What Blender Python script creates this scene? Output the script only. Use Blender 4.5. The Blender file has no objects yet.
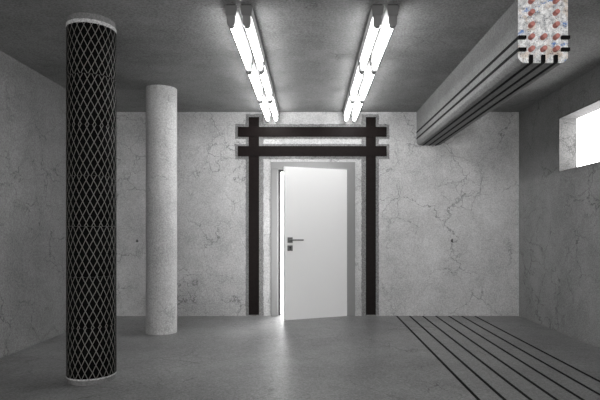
import bpy, bmesh, math, random
from mathutils import Vector, noise
random.seed(7)
PI = math.pi
S = bpy.context.scene
COL = S.collection

# ------------------------------------------------------------------ materials
def new_mat(name):
    m = bpy.data.materials.new(name); m.use_nodes = True
    nt = m.node_tree; nt.nodes.clear()
    out = nt.nodes.new('ShaderNodeOutputMaterial')
    b = nt.nodes.new('ShaderNodeBsdfPrincipled')
    nt.links.new(b.outputs[0], out.inputs[0])
    return m, nt, b

class NB:
    """tiny node builder"""
    def __init__(s, nt): s.nt = nt
    def link(s, v, sock):
        if isinstance(v, (int, float)): sock.default_value = v
        elif isinstance(v, tuple): sock.default_value = v
        else: s.nt.links.new(v, sock)
    def coord(s, kind='Object'):
        return s.nt.nodes.new('ShaderNodeTexCoord').outputs[kind]
    def noise(s, vec, scale, detail=4, rough=.55, color=False):
        n = s.nt.nodes.new('ShaderNodeTexNoise')
        s.link(vec, n.inputs['Vector'])
        n.inputs['Scale'].default_value = scale; n.inputs['Detail'].default_value = detail
        n.inputs['Roughness'].default_value = rough
        return n.outputs['Color' if color else 'Fac']
    def voro(s, vec, scale, feature='F1', out='Distance', rand=1.0):
        n = s.nt.nodes.new('ShaderNodeTexVoronoi'); n.feature = feature
        s.link(vec, n.inputs['Vector']); n.inputs['Scale'].default_value = scale
        n.inputs['Randomness'].default_value = rand
        return n.outputs[out]
    def math(s, op, a, b=0.0, c=None, clamp=False):
        n = s.nt.nodes.new('ShaderNodeMath'); n.operation = op; n.use_clamp = clamp
        s.link(a, n.inputs[0]); s.link(b, n.inputs[1])
        if c is not None: s.link(c, n.inputs[2])
        return n.outputs[0]
    def vmath(s, op, a, b):
        n = s.nt.nodes.new('ShaderNodeVectorMath'); n.operation = op
        s.link(a, n.inputs[0])
        if op == 'SCALE': s.link(b, n.inputs['Scale'])
        else: s.link(b, n.inputs[1])
        return n.outputs[0]
    def map(s, v, a, b, c=0.0, d=1.0):
        n = s.nt.nodes.new('ShaderNodeMapRange'); n.clamp = True
        s.link(v, n.inputs[0])
        for i, x in enumerate((a, b, c, d)): n.inputs[1+i].default_value = x
        return n.outputs[0]
    def mix(s, fac, a, b, mode='MIX'):
        n = s.nt.nodes.new('ShaderNodeMix'); n.data_type = 'RGBA'; n.blend_type = mode
        s.link(fac, n.inputs[0]); s.link(a, n.inputs[6]); s.link(b, n.inputs[7])
        return n.outputs[2]
    def bump(s, h, strength, dist):
        n = s.nt.nodes.new('ShaderNodeBump')
        n.inputs['Strength'].default_value = strength; n.inputs['Distance'].default_value = dist
        s.link(h, n.inputs['Height'])
        return n.outputs[0]
    def grey(s, v):
        n = s.nt.nodes.new('ShaderNodeCombineColor')
        for i in range(3): s.link(v, n.inputs[i])
        return n.outputs[0]

def concrete(name, base, blotch=.16, grain=.26, crack=.55, crack_scale=1.1, crack_cover=.5, pits=.6,
             rough=.75, bump=.35, seed=0.0, spec=.3, scratches=0.0):
    m, nt, b = new_mat(name); n = NB(nt)
    co = n.vmath('ADD', n.coord(), (seed, seed*1.7, seed*.6))
    big = n.noise(co, 1.1, 5, .6)
    mid = n.noise(co, 5.0, 6, .65)
    fine = n.math('ADD', n.math('MULTIPLY', n.noise(co, 64.0, 1, .5), .5), n.math('MULTIPLY', n.noise(co, 150.0, 1, .5), .5))
    # lightness factor
    f = n.math('ADD', n.map(big, .25, .75, 1-blotch, 1+blotch), n.map(mid, .25, .75, -blotch*.55, blotch*.55))
    f = n.math('ADD', f, n.map(fine, .36, .64, -grain, grain))
    # hairline cracks: edges of a warped cell pattern, kept only in places
    warp = n.vmath('SCALE', n.vmath('SUBTRACT', n.noise(co, 2.2, 5, .62, True), (.5, .5, .5)), .75)
    cw = n.vmath('ADD', co, warp)
    e1 = n.map(n.voro(cw, crack_scale, 'DISTANCE_TO_EDGE'), 0.0, .010*crack_scale, 1, 0)
    k1 = n.map(n.noise(co, 1.3, 2, .5), 1-crack_cover-.03, 1-crack_cover+.12)
    warp2 = n.vmath('SCALE', n.vmath('SUBTRACT', n.noise(co, 5., 4, .6, True), (.5, .5, .5)), .22)
    e2 = n.map(n.voro(n.vmath('ADD', co, warp2), crack_scale*2.2, 'DISTANCE_TO_EDGE'), 0.0, .0075*crack_scale*2.2, 1, 0)
    k2 = n.map(n.noise(n.vmath('ADD', co, (9., 4., 2.)), 2.0, 2, .5), .48, .62)
    cr = n.math('MAXIMUM', n.math('MULTIPLY', e1, k1), n.math('MULTIPLY', n.math('MULTIPLY', e2, k2), .8))
    # pits
    pv = n.voro(co, 15.0)
    pk = n.map(n.noise(co, 6.0, 2, .5), .56, .66)
    pit = n.math('MULTIPLY', n.map(pv, .05, .13, 1, 0), pk)
    dark = n.math('MAXIMUM', n.math('MULTIPLY', cr, crack), n.math('MULTIPLY', pit, pits*.6))
    f = n.math('MULTIPLY', f, n.math('SUBTRACT', 1.0, dark))
    v = n.math('MULTIPLY', f, base)
    nt.links.new(n.grey(v), b.inputs['Base Color'])
    b.inputs['Roughness'].default_value = rough
    b.inputs['Specular IOR Level'].default_value = spec
    h = n.math('ADD', n.math('MULTIPLY', mid, .5), n.math('MULTIPLY', fine, .35))
    h = n.math('SUBTRACT', h, n.math('MULTIPLY', n.math('MAXIMUM', cr, pit), .8))
    nt.links.new(n.bump(h, bump, .012), b.inputs['Normal'])
    return m

def plain(name, col, rough=.5, metal=0.0, spec=.5, grain=0.0, scale=60., bump=0.0):
    m, nt, b = new_mat(name); n = NB(nt)
    c = (col[0], col[1], col[2], 1.0)
    fine = n.noise(n.coord(), scale, 3, .6)
    if grain: 
        f = n.map(fine, .25, .75, 1-grain, 1+grain)
        nt.links.new(n.mix(1.0, c, n.grey(f), 'MULTIPLY'), b.inputs['Base Color'])
    else: b.inputs['Base Color'].default_value = c
    b.inputs['Roughness'].default_value = rough; b.inputs['Metallic'].default_value = metal
    b.inputs['Specular IOR Level'].default_value = spec
    if bump: nt.links.new(n.bump(fine, bump, .004), b.inputs['Normal'])
    return m

def emit(name, col, strength):
    m, nt, b = new_mat(name)
    b.inputs['Base Color'].default_value = (*col, 1)
    b.inputs['Emission Color'].default_value = (*col, 1)
    b.inputs['Emission Strength'].default_value = strength
    return m

M = {}
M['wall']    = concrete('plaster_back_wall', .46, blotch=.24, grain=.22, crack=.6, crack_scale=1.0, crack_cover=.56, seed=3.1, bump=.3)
M['wall_l']  = concrete('plaster_left_wall', .20, blotch=.22, crack=.6, crack_scale=1.2, crack_cover=.54, seed=11.4)  # same plaster as the back wall, vignette dimming put into the colour
M['wall_r']  = concrete('plaster_right_wall', .215, blotch=.22, crack=.6, crack_scale=1.2, crack_cover=.55, seed=17.9)  # base colour darkened for edge dimming, like the left wall
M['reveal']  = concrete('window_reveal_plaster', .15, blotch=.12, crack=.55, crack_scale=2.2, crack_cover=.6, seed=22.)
M['ceil']    = concrete('ceiling_concrete', .2, blotch=.26, grain=.34, crack=.4, crack_scale=.8, crack_cover=.4, pits=.8, seed=29.)
M['floor']   = concrete('floor_concrete', .17, blotch=.3, grain=.45, crack=.7, crack_scale=.8, crack_cover=.5, pits=.8, rough=.38, bump=.25, seed=41., spec=.4)
M['column']  = concrete('column_concrete', .46, blotch=.18, crack=.35, crack_scale=2.2, crack_cover=.4, seed=51.)
M['beam']    = concrete('beam_concrete', .2, blotch=.14, crack=.3, crack_scale=1.5, crack_cover=.4, seed=61.)
M['core']    = concrete('column_core_concrete', .15, blotch=.1, crack=.2, crack_scale=2., crack_cover=.3, seed=71.)
M['ground']  = concrete('ground_concrete', .2, blotch=.14, grain=.4, crack=.0, crack_cover=.2, seed=81., bump=.6)
M['mortar']  = concrete('mortar_ring', .42, blotch=.2, grain=.4, crack=0, crack_cover=.2, seed=91., bump=.6)
M['carbon']  = plain('carbon_plate', (.0105, .0078, .0074), rough=.42, spec=.06, grain=.25, scale=30)
M['strip']   = plain('carbon_strip_black', (.0035, .0035, .0035), rough=.6, spec=.06, grain=.2)
M['frame']   = plain('grey_door_frame', (.22, .22, .22), rough=.5, spec=.3)
M['leaf']    = plain('white_door_paint', (.82, .82, .82), rough=.4, spec=.35)
M['handle']  = plain('brushed_steel', (.20, .20, .20), rough=.35, metal=.7)
M['hole']    = plain('keyhole_dark', (.01, .01, .01), rough=.8)
M['rebar']   = plain('rusty_pink_steel', (.36, .145, .125), rough=.6, spec=.3, grain=.25, scale=90, bump=.4)
M['housing'] = plain('white_enamel', (.4, .4, .4), rough=.45)
M['cap']     = plain('unlit_grey_cap', (.11, .11, .11), rough=.5)  # end faces get no tube light; that dimness is in the colour
M['socket']  = plain('grey_lamp_socket', (.16, .16, .16), rough=.4)
M['gap']     = plain('dark_gap', (.03, .03, .03), rough=.7)
M['tube']    = emit('lit_fluorescent_tube', (1, 1, 1), 20.0)
M['white']   = plain('corridor_white', (.8, .8, .8), rough=.7)

def carbon_wrap_mat():
    m, nt, b = new_mat('carbon_wrap_grid'); n = NB(nt)
    sep = nt.nodes.new('ShaderNodeSeparateXYZ')
    nt.links.new(n.coord('UV'), sep.inputs[0])
    u = n.math('MULTIPLY', sep.outputs[0], 22.0)         # diamonds round the column
    v = n.math('MULTIPLY', sep.outputs[1], 1/.106)       # v is metres along the height
    w = n.math('MULTIPLY', n.math('SUBTRACT', n.noise(n.coord(), 14., 2, .5), .5), .18)
    u = n.math('ADD', u, w)
    def line(x):
        d = n.math('ABSOLUTE', n.math('SUBTRACT', n.math('FRACT', x), .5))
        return n.map(d, .045, .062, 1, 0)
    l = n.math('MAXIMUM', line(n.math('ADD', u, v)), line(n.math('SUBTRACT', u, v)))
    c = n.mix(l, (.002, .002, .002, 1), (.16, .155, .15, 1))
    nt.links.new(c, b.inputs['Base Color'])
    b.inputs['Roughness'].default_value = .6
    b.inputs['Specular IOR Level'].default_value = .02
    nt.links.new(n.bump(l, .4, .002), b.inputs['Normal'])
    return m
M['wrap'] = carbon_wrap_mat()

def aggregate_mat():
    m, nt, b = new_mat('sawn_aggregate'); n = NB(nt)
    co = n.coord()
    warp = n.vmath('SCALE', n.vmath('SUBTRACT', n.noise(co, 22., 4, .6, True), (.5, .5, .5)), .05)
    cw = n.vmath('ADD', co, warp)
    mid = n.noise(co, 24., 6, .75); fine = n.noise(co, 110., 3, .7)
    base = n.mix(n.map(mid, .35, .65), (.22, .23, .24, 1), (.72, .72, .71, 1))
    cells = n.voro(cw, 48., 'F1', 'Color')
    bw = nt.nodes.new('ShaderNodeSeparateColor'); nt.links.new(cells, bw.inputs[0])
    stone = n.map(bw.outputs[0], .66, .7)
    base = n.mix(n.math('MULTIPLY', stone, .5), base, (.84, .84, .83, 1))
    blue = n.math('MULTIPLY', n.map(n.noise(n.vmath('MULTIPLY', cw, (1., 1., 2.2)), 9., 4, .6), .57, .61), n.map(n.noise(n.vmath('ADD', co, (4., 1., 2.)), 30., 3, .6), .42, .55))
    base = n.mix(n.math('MULTIPLY', blue, .85), base, (.04, .15, .42, 1))
    brown = n.math('MULTIPLY', n.map(n.noise(n.vmath('ADD', cw, (7., 3., 5.)), 8., 4, .6), .54, .6), n.map(fine, .35, .5))
    base = n.mix(n.math('MULTIPLY', brown, .5), base, (.42, .27, .15, 1))
    speck = n.math('MULTIPLY', n.map(n.voro(co, 68.), .22, .34, 1, 0), n.map(mid, .45, .55, 1, .1))
    base = n.mix(n.math('MULTIPLY', speck, .8), base, (.06, .06, .07, 1))
    base = n.mix(1.0, base, n.grey(n.map(fine, .3, .7, .6, 1.3)), 'MULTIPLY')
    nt.links.new(base, b.inputs['Base Color'])
    b.inputs['Roughness'].default_value = .5
    nt.links.new(n.bump(fine, .3, .004), b.inputs['Normal'])
    return m
M['agg'] = aggregate_mat()
M['chip'] = concrete('chipped_concrete', .09, grain=.5, crack=0, crack_cover=.2, seed=5.)

# ------------------------------------------------------------------ mesh helpers
def link(name, bm, mat, parent=None, smooth=False, loc=None):
    bmesh.ops.recalc_face_normals(bm, faces=bm.faces[:])
    me = bpy.data.meshes.new(name)
    bm.to_mesh(me); bm.free()
    for x in (mat if isinstance(mat, (list, tuple)) else [mat]): me.materials.append(x)
    if smooth:
        for p in me.polygons: p.use_smooth = True
        try: me.set_sharp_from_angle(angle=math.radians(40))
        except Exception: pass
    o = bpy.data.objects.new(name, me); COL.objects.link(o)
    if parent is not None: o.parent = parent
    if loc: o.location = loc
    return o

def box(bm, x0, x1, y0, y1, z0, z1, bevel=0.0, mi=0):
    vs = [bm.verts.new((x, y, z)) for x in (x0, x1) for y in (y0, y1) for z in (z0, z1)]
    q = [(0,1,3,2),(4,6,7,5),(0,4,5,1),(2,3,7,6),(0,2,6,4),(1,5,7,3)]
    fs = [bm.faces.new([vs[i] for i in f]) for f in q]
    for f in fs: f.material_index = mi
    if bevel:
        es = list({e for f in fs for e in f.edges})
        bmesh.ops.bevel(bm, geom=es, offset=bevel, segments=2, affect='EDGES', profile=.5)

def lathe(bm, prof, seg=64, cap=True, cx=0, cy=0):
    """profile of (radius, z) turned about z"""
    rings = []
    for r, z in prof:
        rings.append([bm.verts.new((cx + r*math.cos(2*PI*i/seg), cy + r*math.sin(2*PI*i/seg), z)) for i in range(seg)])
    for a, b in zip(rings, rings[1:]):
        for i in range(seg):
            bm.faces.new((a[i], a[(i+1) % seg], b[(i+1) % seg], b[i]))
    if cap:
        bm.faces.new(rings[0]); bm.faces.new(rings[-1])

def rod(bm, p0, p1, r, seg=14, chamfer=0.0):
    p0, p1 = Vector(p0), Vector(p1); d = (p1-p0); L = d.length; d.normalize()
    a = d.orthogonal().normalized(); b = d.cross(a)
    prof = [(r-chamfer, 0), (r, chamfer), (r, L-chamfer), (r-chamfer, L)] if chamfer else [(r, 0), (r, L)]
    rings = [[bm.verts.new(p0 + d*t + (a*math.cos(2*PI*i/seg) + b*math.sin(2*PI*i/seg))*rr) for i in range(seg)] for rr, t in prof]
    for A, B in zip(rings, rings[1:]):
        for i in range(seg): bm.faces.new((A[i], A[(i+1) % seg], B[(i+1) % seg], B[i]))
    bm.faces.new(rings[0]); bm.faces.new(rings[-1])

def prism(bm, pts, axis, a0, a1, mi=0):
    """polygon pts extruded along axis 'x','y' or 'z'"""
    def mk(p, t): return {'y': (p[0], t, p[1]), 'x': (t, p[0], p[1]), 'z': (p[0], p[1], t)}[axis]
    A = [bm.verts.new(mk(p, a0)) for p in pts]; B = [bm.verts.new(mk(p, a1)) for p in pts]
    n = len(pts); f0 = bm.faces.new(A); f1 = bm.faces.new(B)
    for i in range(n): bm.faces.new((A[i], A[(i+1) % n], B[(i+1) % n], B[i]))
    return f0, f1

def tag(o, label, cat, group=None):
    o['label'] = label; o['category'] = cat
    if group: o['group'] = group
    return o

def thing(name, label, cat, loc=(0, 0, 0), rz=0, group=None):
    o = bpy.data.objects.new(name, None); COL.objects.link(o)
    o.empty_display_size = .1
    o.location = loc; o.rotation_euler = (0, 0, rz)
    return tag(o, label, cat, group)

def struct(name, bm, mat, **k):
    o = link(name, bm, mat, **k); o['kind'] = 'structure'; return o

def copy_tree(o, parent=None):
    c = o.copy(); COL.objects.link(c)
    if parent is not None: c.parent = parent
    for ch in list(o.children): copy_tree(ch, c)
    return c

# ------------------------------------------------------------------ the room
XL, XR, YB, YF, H = -2.81, 2.868, 7.0, -1.3, 2.80
T = .2                                     # wall thickness
DX0, DX1, DZ = -.535, .618, 2.114          # outer edge of the door frame
WY0, WY1, WZ0, WZ1 = 4.45, 5.874, 1.838, 2.466   # window opening

bm = bmesh.new(); box(bm, XL-T, XR+T, YF-T, YB+2.4, -.2, 0); struct('floor', bm, M['floor'])
bm = bmesh.new(); box(bm, XL-T, XR+T, YF-T, YB+T, H, H+.2); struct('ceiling', bm, M['ceil'])
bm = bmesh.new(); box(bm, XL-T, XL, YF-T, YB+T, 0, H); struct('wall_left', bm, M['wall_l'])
bm = bmesh.new()                          # wall behind the camera with an added broad opening that lets in fill daylight
FX0, FX1, FZ0, FZ1 = -2.5, 2.5, .25, 2.45
box(bm, XL, FX0, YF-T, YF, 0, H); box(bm, FX1, XR, YF-T, YF, 0, H)
box(bm, FX0, FX1, YF-T, YF, 0, FZ0); box(bm, FX0, FX1, YF-T, YF, FZ1, H)
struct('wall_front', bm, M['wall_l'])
bm = bmesh.new()
box(bm, XL, DX0+.02, YB, YB+T, 0, H); box(bm, DX1-.02, XR, YB, YB+T, 0, H); box(bm, DX0+.02, DX1-.02, YB, YB+T, DZ-.02, H)
wall_back = struct('wall_back', bm, M['wall'])
bm = bmesh.new()
box(bm, XR, XR+T, YF-T, WY0, 0, H); box(bm, XR, XR+T, WY1, YB+T, 0, H)
box(bm, XR, XR+T, WY0, WY1, 0, WZ0); box(bm, XR, XR+T, WY0, WY1, WZ1, H)
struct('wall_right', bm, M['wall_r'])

# small chipped tie holes in the plaster
def chip(name, parent, at, axis):
    bm = bmesh.new(); n_ = 14
    c = []
    for k in range(n_):
        a = 2*PI*k/n_; rr = random.uniform(.012, .026)
        c.append((rr*math.cos(a), rr*1.3*math.sin(a)))
    if axis == 'y': prism(bm, [(at[0]+u, at[2]+v) for u, v in c], 'y', at[1]-.0012, at[1]+.004)
    else: prism(bm, [(at[1]+u, at[2]+v) for u, v in c], 'x', at[0]-.0012, at[0]+.004)
    link(name, bm, M['chip'], parent)
chip('tie_hole', wall_back, (-2.374, YB, 1.03), 'y'); chip('tie_hole', wall_back, (1.949, YB, 1.03), 'y')
chip('tie_hole', bpy.data.objects['wall_right'], (XR, 5.478, 1.046), 'x')

# window: plastered splayed reveal lining the opening, thin steel rim and pane at its outer side
bm = bmesh.new()
x0, x1 = XR-.002, XR+T
t = .012
prism(bm, [(WY1-t, WZ0), (WY1, WZ0), (WY1, WZ1), (WY1-t, WZ1)], 'x', x0, x1)
prism(bm, [(WY0, WZ0), (WY0+t, WZ0), (WY0+t, WZ1), (WY0, WZ1)], 'x', x0, x1)
prism(bm, [(WY0, WZ1-t), (WY1, WZ1-t), (WY1, WZ1), (WY0, WZ1)], 'x', x0, x1)
prism(bm, [(WY0, WZ0), (WY1, WZ0), (WY1, WZ0+t), (WY0, WZ0+t)], 'x', x0, x1)
win = struct('window_1', bm, M['reveal'])

# ------------------------------------------------------------------ corridor behind the door
bm = bmesh.new()
y0, y1 = YB+T, YB+2.2
box(bm, -1.3, -1.2, y0, y1, 0, 2.5); box(bm, 1.2, 1.3, y0, y1, 0, 2.5)
box(bm, -1.3, 1.3, y1, y1+.1, 0, 2.5); box(bm, -1.3, 1.3, y0, y1+.1, 2.5, 2.6)
struct('wall_corridor', bm, M['white'])
bm = bmesh.new(); box(bm, -1.2, 1.2, y0, y1, 0, .006); struct('floor_corridor', bm, M['white'])
la = bpy.data.lights.new('corridor_light', 'AREA'); la.shape = 'RECTANGLE'; la.size = 1.0; la.size_y = 1.4; la.energy = 320
lo = bpy.data.objects.new('corridor_light', la); COL.objects.link(lo); lo.location = (-.2, YB+1.2, 2.45)

# ------------------------------------------------------------------ door
door = bpy.data.objects.new('door_1', None); COL.objects.link(door); door['kind'] = 'structure'
door.location = (.508, YB, 0)
OX0, OX1, OZ = -.439, .508, 2.018
hx = .508
def rel(bm): bmesh.ops.translate(bm, verts=bm.verts[:], vec=(-hx, -YB, 0))
bm = bmesh.new()
box(bm, DX0, OX0, YB-.014, YB+T, 0, OZ-.001, .003)
box(bm, OX1, DX1, YB-.014, YB+T, 0, OZ-.001, .003)
box(bm, DX0, DX1, YB-.014, YB+T, OZ, DZ, .003)
rel(bm); link('door_frame', bm, M['frame'], door)
bm = bmesh.new()                          # rebate lip that the leaf shuts against
box(bm, OX0, OX0+.030, YB+.06, YB+.12, 0, OZ-.031); box(bm, OX1-.030, OX1, YB+.06, YB+.12, 0, OZ-.031)
box(bm, OX0, OX1, YB+.06, YB+.12, OZ-.030, OZ)
rel(bm); link('door_stop', bm, M['gap'], door)
W = .905; ang = math.radians(22.3); TH = .042
bm = bmesh.new()
box(bm, -W, 0, 0, TH, .004, 2.006, .002)
leaf = link('door_leaf', bm, M['leaf'], door)
leaf.location = (-.002, -.02, 0); leaf.rotation_euler = (0, 0, ang)
hxl = -W + .075
bm = bmesh.new(); box(bm, hxl-.036, hxl+.036, -.010, .0, 1.048-.036, 1.048+.036, .004); link('handle_rosette', bm, M['handle'], leaf)
bm = bmesh.new(); rod(bm, (hxl, -.009, 1.048), (hxl, -.055, 1.048), .011, 16)
rod(bm, (hxl-.006, -.052, 1.048), (hxl+.172, -.052, 1.048), .0105, 16, .004); link('door_handle', bm, M['handle'], leaf, True)
bm = bmesh.new(); box(bm, hxl-.036, hxl+.036, -.010, .0, .942-.036, .942+.036, .004); ros = link('keyhole_rosette', bm, M['handle'], leaf)
bm = bmesh.new(); box(bm, hxl-.005, hxl+.005, -.0115, -.009, .922, .952)
rod(bm, (hxl, -.0115, .952), (hxl, -.009, .952), .010, 14); link('keyhole', bm, M['hole'], leaf)

# ------------------------------------------------------------------ ground bands on the back wall and the carbon plates glued on them
VZ0, VZ1 = .018, 2.730
plates = [  # x0, x1, z0, z1, thickness start, end (distance from the wall)
    (-.840, -.698, VZ0, VZ1), (.766, .903, VZ0, VZ1),
    (-.988, 1.050, 2.458, 2.594), (-.988, 1.050, 2.191, 2.331)]
def ragged(x0, x1, z0, z1, j, step=.03):
    pts = []
    def seg(a, b):
        L = math.dist(a, b); n = max(2, int(L/step))
        for i in range(n):
            t = i/n; pts.append((a[0]+(b[0]-a[0])*t + random.uniform(-j, j), a[1]+(b[1]-a[1])*t + random.uniform(-j, j)))
    seg((x0, z0), (x1, z0)); seg((x1, z0), (x1, z1)); seg((x1, z1), (x0, z1)); seg((x0, z1), (x0, z0))
    return pts
for i, (a, b, c, d) in enumerate(plates):
    bm = bmesh.new()
    mL, mR = (.042, .060) if i == 0 else (.060, .042) if i == 1 else (.04, .04)
    prism(bm, ragged(a-mL, b+mR, max(c-.05, .004) if i < 2 else c-(.030, .040)[i-2], d+(.04, .04, .040, .030)[i], .0045), 'y', YB-.0016-.0004*i, YB+.004)
    link('ground_band', bm, M['ground'], wall_back)
lab = ['vertical black carbon plate on the back wall, left of the door',
       'vertical black carbon plate on the back wall, right of the door',
       'upper horizontal black carbon plate across the wall above the door',
       'lower horizontal black carbon plate just above the grey door frame']
for i, (a, b, c, d) in enumerate(plates):
    bm = bmesh.new()
    yy = (YB-.0080, YB-.0022) if i < 2 else (YB-.0155, YB-.0085)
    box(bm, a, b, yy[0], yy[1], c, d, .0012)
    bmesh.ops.translate(bm, verts=bm.verts[:], vec=(-(a+b)/2, -YB, -c))
    o = link('wall_mounted_carbon_plate', bm, M['carbon'], loc=((a+b)/2, YB, c))
    tag(o, lab[i], 'carbon plate', 'carbon plates framing the door')

# ------------------------------------------------------------------ columns
R = .1735
def ring_jitter(bm, amp):
    for v in bm.verts:
        v.co.z += amp*noise.noise(Vector((v.co.x*30, v.co.y*30, v.co.z*3)))
bm = bmesh.new(); lathe(bm, [(R, 0), (R, 1.4), (R, H)], 96)
tag(link('concrete_column', bm, M['column'], smooth=True, loc=(-1.709, 5.87, 0)),
    'bare pale grey round concrete column standing behind the black wrapped one', 'column')
wc = thing('wrapped_column', 'round column wrapped in black carbon fabric with white diamond grid', 'column', (-1.712, 4.0, 0))
bm = bmesh.new(); lathe(bm, [(R+.001, 0), (R+.001, 1.4), (R+.001, H)], 96)
link('concrete_core', bm, M['core'], wc, True)
WR = R+.0085
Z0, Z1, NBAND = .046, H-.072, 7
hb = (Z1-Z0)/NBAND
for k in range(NBAND):
    bm = bmesh.new(); uv = bm.loops.layers.uv.new('uv')
    seg = 96; za, zb = Z0+k*hb+.0006, Z0+(k+1)*hb-.0006
    prof = [(R+.002, za), (WR-.001, za), (WR, za+.0015), (WR, zb-.0015), (WR-.001, zb), (R+.002, zb)]
    rings = [[bm.verts.new((r*math.cos(2*PI*i/seg), r*math.sin(2*PI*i/seg), z)) for i in range(seg)] for r, z in prof]
    off = random.random()
    for A, B in zip(rings, rings[1:]):
        for i in range(seg):
            f = bm.faces.new((A[i], A[(i+1) % seg], B[(i+1) % seg], B[i]))
            for l, (ii, zz) in zip(f.loops, ((i, A), (i+1, A), (i+1, B), (i, B))):
                l[uv].uv = (ii/seg + .02*k, zz[0].co.z - za + off*.1)
    link('carbon_wrap', bm, M['wrap'], wc, True)
for (za, zb) in ((Z0-.010, Z0+.003), (Z1-.004, Z1+.026)):
    bm = bmesh.new()
    lathe(bm, [(R-.004, za), (WR+.0005, za+.001), (WR+.002, (za+zb)/2), (WR+.0005, zb-.001), (R-.004, zb)], 120, False)
    ring_jitter(bm, .003)
    o = link('mortar_ring', bm, M['mortar'], wc, True); o['label'] = 'pale ragged mortar ring'

# ------------------------------------------------------------------ beam
BX0, BX1, BY0, BZ = 1.462, 1.813, 3.585, 2.341
ch = .038
tb = thing('concrete_beam', 'concrete ceiling beam sawn off to show pink rebars and black strips', 'beam', (1.6375, BY0, BZ))
def to_beam(bm): bmesh.ops.translate(bm, verts=bm.verts[:], vec=(-1.6375, -BY0, -BZ))
bm = bmesh.new()
pts = [(BX0, H), (BX0, BZ+ch), (BX0+.006, BZ+ch-.012), (BX0+ch-.012, BZ+.006), (BX0+ch, BZ), (BX1-ch, BZ), (BX1-ch+.012, BZ+.006), (BX1-.006, BZ+ch-.012), (BX1, BZ+ch), (BX1, H)]
f0, f1 = prism(bm, pts, 'y', BY0, YB)
to_beam(bm); f0.material_index = 1
link('beam_body', bm, [M['beam'], M['agg']], tb)
zr = [2.4335, 2.5185, 2.602, 2.688, 2.771]
xr = [1.549, 1.6345, 1.722]
for i, z in enumerate(zr):
    for j, x in enumerate(xr):
        if j == 1 and i > 1: continue
        bm = bmesh.new(); rod(bm, (x, BY0-.042, z), (x, BY0+.02, z), .0168, 18, .0012)
        for q in range(4):      # ribs
            y = BY0-.031+q*.009; rod(bm, (x, y, z), (x, y+.004, z), .0178, 18)
        to_beam(bm); link('rebar', bm, M['rebar'], tb, True)
sz = [2.432, 2.5165]
w, dep, out = .024, .052, .0035
for z in sz:
    for xa, xb in ((BX0-out, BX0+dep), (BX1-dep, BX1+out+.003)):
        bm = bmesh.new(); box(bm, xa, xb, BY0-.022, YB-.003, z-w/2, z+w/2, .002); to_beam(bm)
        link('carbon_strip', bm, M['strip'], tb)
for x in xr:
    bm = bmesh.new(); box(bm, x-w/2, x+w/2, BY0-.022, YB-.003, BZ-out, BZ+dep, .002); to_beam(bm)
    link('carbon_strip', bm, M['strip'], tb)

# ------------------------------------------------------------------ black strips let into the floor
ordn = ['leftmost', 'second from the left', 'third from the left', 'middle', 'third from the right', 'second from the right', 'rightmost']
for i in range(7):
    x = 1.185 + .1785*i
    bm = bmesh.new(); box(bm, -.0115, .0115, .9, YB-.004, -.012, .0025, .001)
    o = link('floor_strip', bm, M['strip'], loc=(x-.055, 0, 0)); o.rotation_euler = (0, 0, -.0085)
    tag(o, 'thin black carbon strip let into the floor, %s of the seven' % ordn[i], 'carbon strip', 'black strips in the floor')

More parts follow.
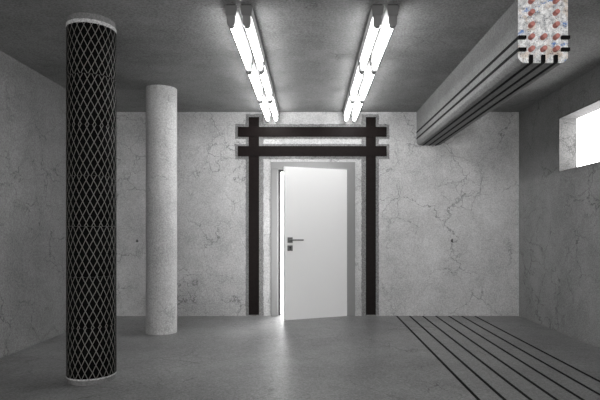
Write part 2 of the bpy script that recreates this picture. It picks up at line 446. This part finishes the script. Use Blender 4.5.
# ------------------------------------------------------------------ fluorescent battens
L = 1.075
def batten():
    t = thing('fluorescent_batten', '', 'ceiling light', (0, 0, H))
    # trapezoid housing against the ceiling, long axis y
    def trap(bm, wt, wb, z0, z1, y0, y1): prism(bm, [(-wt/2, z0), (wt/2, z0), (wb/2, z1), (-wb/2, z1)], 'y', y0, y1)
    bm = bmesh.new(); trap(bm, .080, .066, -.008, -.076, .02, L-.02); link('housing', bm, M['housing'], t)
    bm = bmesh.new(); trap(bm, .068, .068, 0, -.010, .004, L-.004); link('mount_shadow_rail', bm, M['gap'], t)  # dark tone stands for the mounting shadow above the caps
    for y0, y1 in ((0, .022), (L-.022, L)):
        bm = bmesh.new(); trap(bm, .088, .070, -.009, -.080, y0, y1); link('end_cap', bm, M['cap'], t)
    for y0, y1 in ((.006, .05), (L-.05, L-.006)):
        bm = bmesh.new()
        pts = [(-.028, -.078), (.028, -.078), (.028, -.132)] + [(.028*math.cos(a), -.132+.028*math.sin(a)) for a in [-PI*k/10 for k in range(1, 10)]] + [(-.028, -.132)]
        prism(bm, pts, 'y', y0, y1); link('lamp_socket', bm, M['socket'], t)
    bm = bmesh.new(); rod(bm, (0, .048, -.116), (0, L-.048, -.116), .023, 20); link('fluorescent_tube', bm, M['tube'], t, True)
    return t
proto = batten(); first = True
rows = [('left', 'outer', -.572), ('left', 'inner', -.460), ('right', 'inner', .490), ('right', 'outer', .600)]
place = ['nearest', 'middle', 'farthest']
for side, line, x in rows:
    for k in range(3):
        o = proto if first else copy_tree(proto); first = False
        o.location = (x, 3.684+1.093*k, H)
        side_words = {'left': 'left', 'right': 'right'}[side]
        o['label'] = '%s lit ceiling batten in the %s line of the %s pair' % (place[k], line, side_words)
        o['group'] = 'fluorescent battens on the ceiling'

# spot added behind the camera to brighten the sawn beam end
sp = bpy.data.lights.new('added_beam_spot', 'SPOT'); sp.energy = 330; sp.spot_size = math.radians(9); sp.spot_blend = .7; sp.shadow_soft_size = .05
so = bpy.data.objects.new('added_beam_spot', sp); COL.objects.link(so); so.location = (1.2, -.9, 2.3)
so.rotation_euler = (Vector((1.64, 3.585, 2.56)) - so.location).to_track_quat('-Z', 'Y').to_euler()
# ------------------------------------------------------------------ world, camera, view
w = bpy.data.worlds.new('World'); S.world = w; w.use_nodes = True
bg = w.node_tree.nodes['Background']
bg.inputs[0].default_value = (1, .99, .98, 1); bg.inputs[1].default_value = 5.8

cam = bpy.data.cameras.new('Camera'); co = bpy.data.objects.new('Camera', cam); COL.objects.link(co)
co.location = (0, 0, 1.153); co.rotation_euler = (PI/2, 0, 0)
cam.sensor_width = 36; cam.lens = 36*510/600
cam.shift_x = -10/600; cam.shift_y = 32/600
S.camera = co
S.view_settings.view_transform = 'Standard'; S.view_settings.look = 'None'
S.view_settings.gamma = 1; S.view_settings.use_curve_mapping = False
S.view_settings.exposure = 0.0
